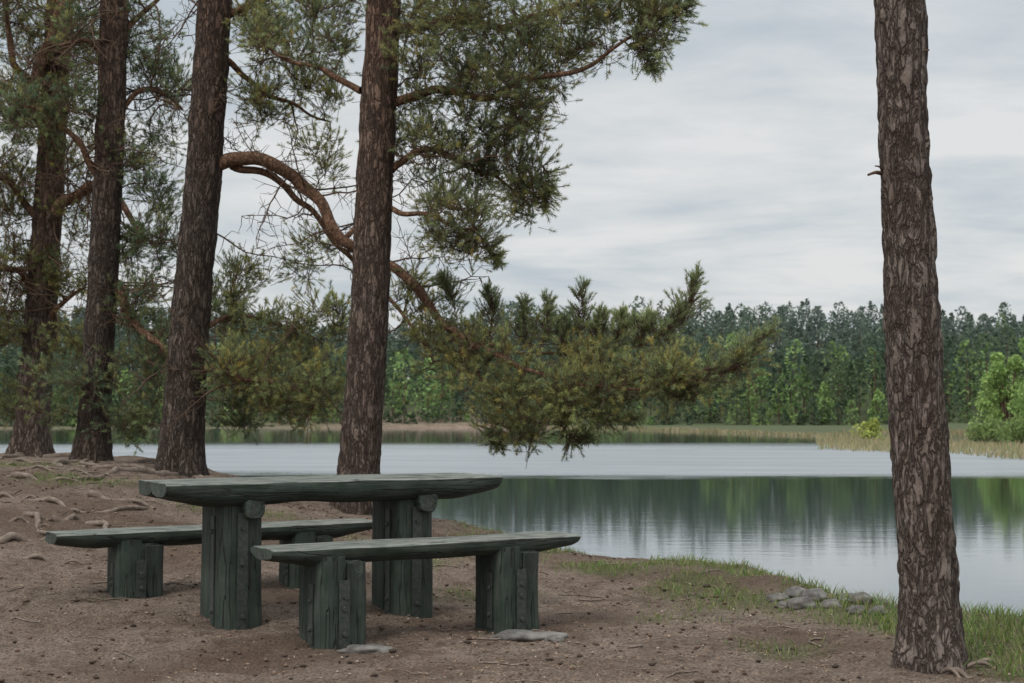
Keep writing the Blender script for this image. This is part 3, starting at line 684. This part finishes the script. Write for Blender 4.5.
# ------------------------------------------------------------ light, sky, camera
az=math.radians(-140); el=math.radians(48)
w=bpy.data.worlds.new('World'); sc.world=w; w.use_nodes=True; nt=w.node_tree; N=nt.nodes; Lk=nt.links
bg=N['Background']; sky=N.new('ShaderNodeTexSky'); sky.sky_type='NISHITA'; sky.sun_disc=False; sky.sun_elevation=el; sky.sun_rotation=az; sky.air_density=1.2; sky.dust_density=2.5
tc=N.new('ShaderNodeTexCoord'); sp=N.new('ShaderNodeSeparateXYZ'); Lk.new(tc.outputs['Generated'],sp.inputs[0])
def mth(op,a,b):
    x=N.new('ShaderNodeMath'); x.operation=op
    for i,v_ in enumerate((a,b)):
        if hasattr(v_,'is_output'): Lk.new(v_,x.inputs[i])
        else: x.inputs[i].default_value=v_
    return x.outputs[0]
zz=mth('ADD',mth('MAXIMUM',sp.outputs[2],0.0),.12)
cb=N.new('ShaderNodeCombineXYZ'); Lk.new(mth('DIVIDE',sp.outputs[0],zz),cb.inputs[0]); Lk.new(mth('DIVIDE',sp.outputs[1],zz),cb.inputs[1])
def cloudnoise(scale,rot,loc,det,dist):
    mp=N.new('ShaderNodeMapping'); Lk.new(cb.outputs[0],mp.inputs[0]); mp.inputs['Scale'].default_value=scale; mp.inputs['Rotation'].default_value=(0,0,rot); mp.inputs['Location'].default_value=loc
    nz=N.new('ShaderNodeTexNoise'); Lk.new(mp.outputs[0],nz.inputs['Vector']); nz.inputs['Scale'].default_value=1.0; nz.inputs['Detail'].default_value=det; nz.inputs['Roughness'].default_value=.58; nz.inputs['Distortion'].default_value=dist
    return nz.outputs[0]
c1=cloudnoise((.75,1.1,1),.3,(3.3,1.2,0),6,.6); c2=cloudnoise((2.2,2.6,1),-.2,(7.1,4.2,0),6,.3)
cn=mth('ADD',mth('MULTIPLY',c1,.68),mth('MULTIPLY',c2,.32))
rp=N.new('ShaderNodeValToRGB'); Lk.new(cn,rp.inputs[0]); e=rp.color_ramp.elements
e[0].position=.38; e[0].color=(5.2,5.8,6.3,1); e[1].position=.57; e[1].color=(7.7,7.8,7.8,1)
mx=N.new('ShaderNodeMix'); mx.data_type='RGBA'; mx.inputs[0].default_value=.93; Lk.new(sky.outputs[0],mx.inputs[6]); Lk.new(rp.outputs[0],mx.inputs[7])
# overcast luminance law: the cloud sheet brightens toward the zenith
mr=N.new('ShaderNodeMapRange'); mr.interpolation_type='SMOOTHSTEP'; Lk.new(sp.outputs[2],mr.inputs[0]); mr.inputs[1].default_value=.26; mr.inputs[2].default_value=.95; mr.inputs[3].default_value=1.0; mr.inputs[4].default_value=3.0
vm=N.new('ShaderNodeVectorMath'); vm.operation='SCALE'; Lk.new(mx.outputs[2],vm.inputs[0]); Lk.new(mr.outputs[0],vm.inputs['Scale'])
Lk.new(vm.outputs[0],bg.inputs[0]); bg.inputs[1].default_value=.1
ld=bpy.data.lights.new('sun','SUN'); ld.energy=1.5; ld.angle=math.radians(14); ld.color=(1,.95,.87)
lo=bpy.data.objects.new('sun',ld); link(lo); dv=Vector((math.sin(az)*math.cos(el),math.cos(az)*math.cos(el),math.sin(el))); lo.rotation_euler=dv.to_track_quat('Z','Y').to_euler()
cd=bpy.data.cameras.new('camera'); cam=bpy.data.objects.new('camera',cd); link(cam); cam.location=(0,0,EYE); cam.rotation_euler=(math.pi/2+PITCH,0,0)
cd.lens=50; cd.sensor_width=36; cd.clip_end=5000; cd.dof.use_dof=True; cd.dof.focus_distance=7.8; cd.dof.aperture_fstop=6.3
sc.camera=cam
sc.view_settings.view_transform='Standard'; sc.view_settings.look='None'; sc.view_settings.exposure=0
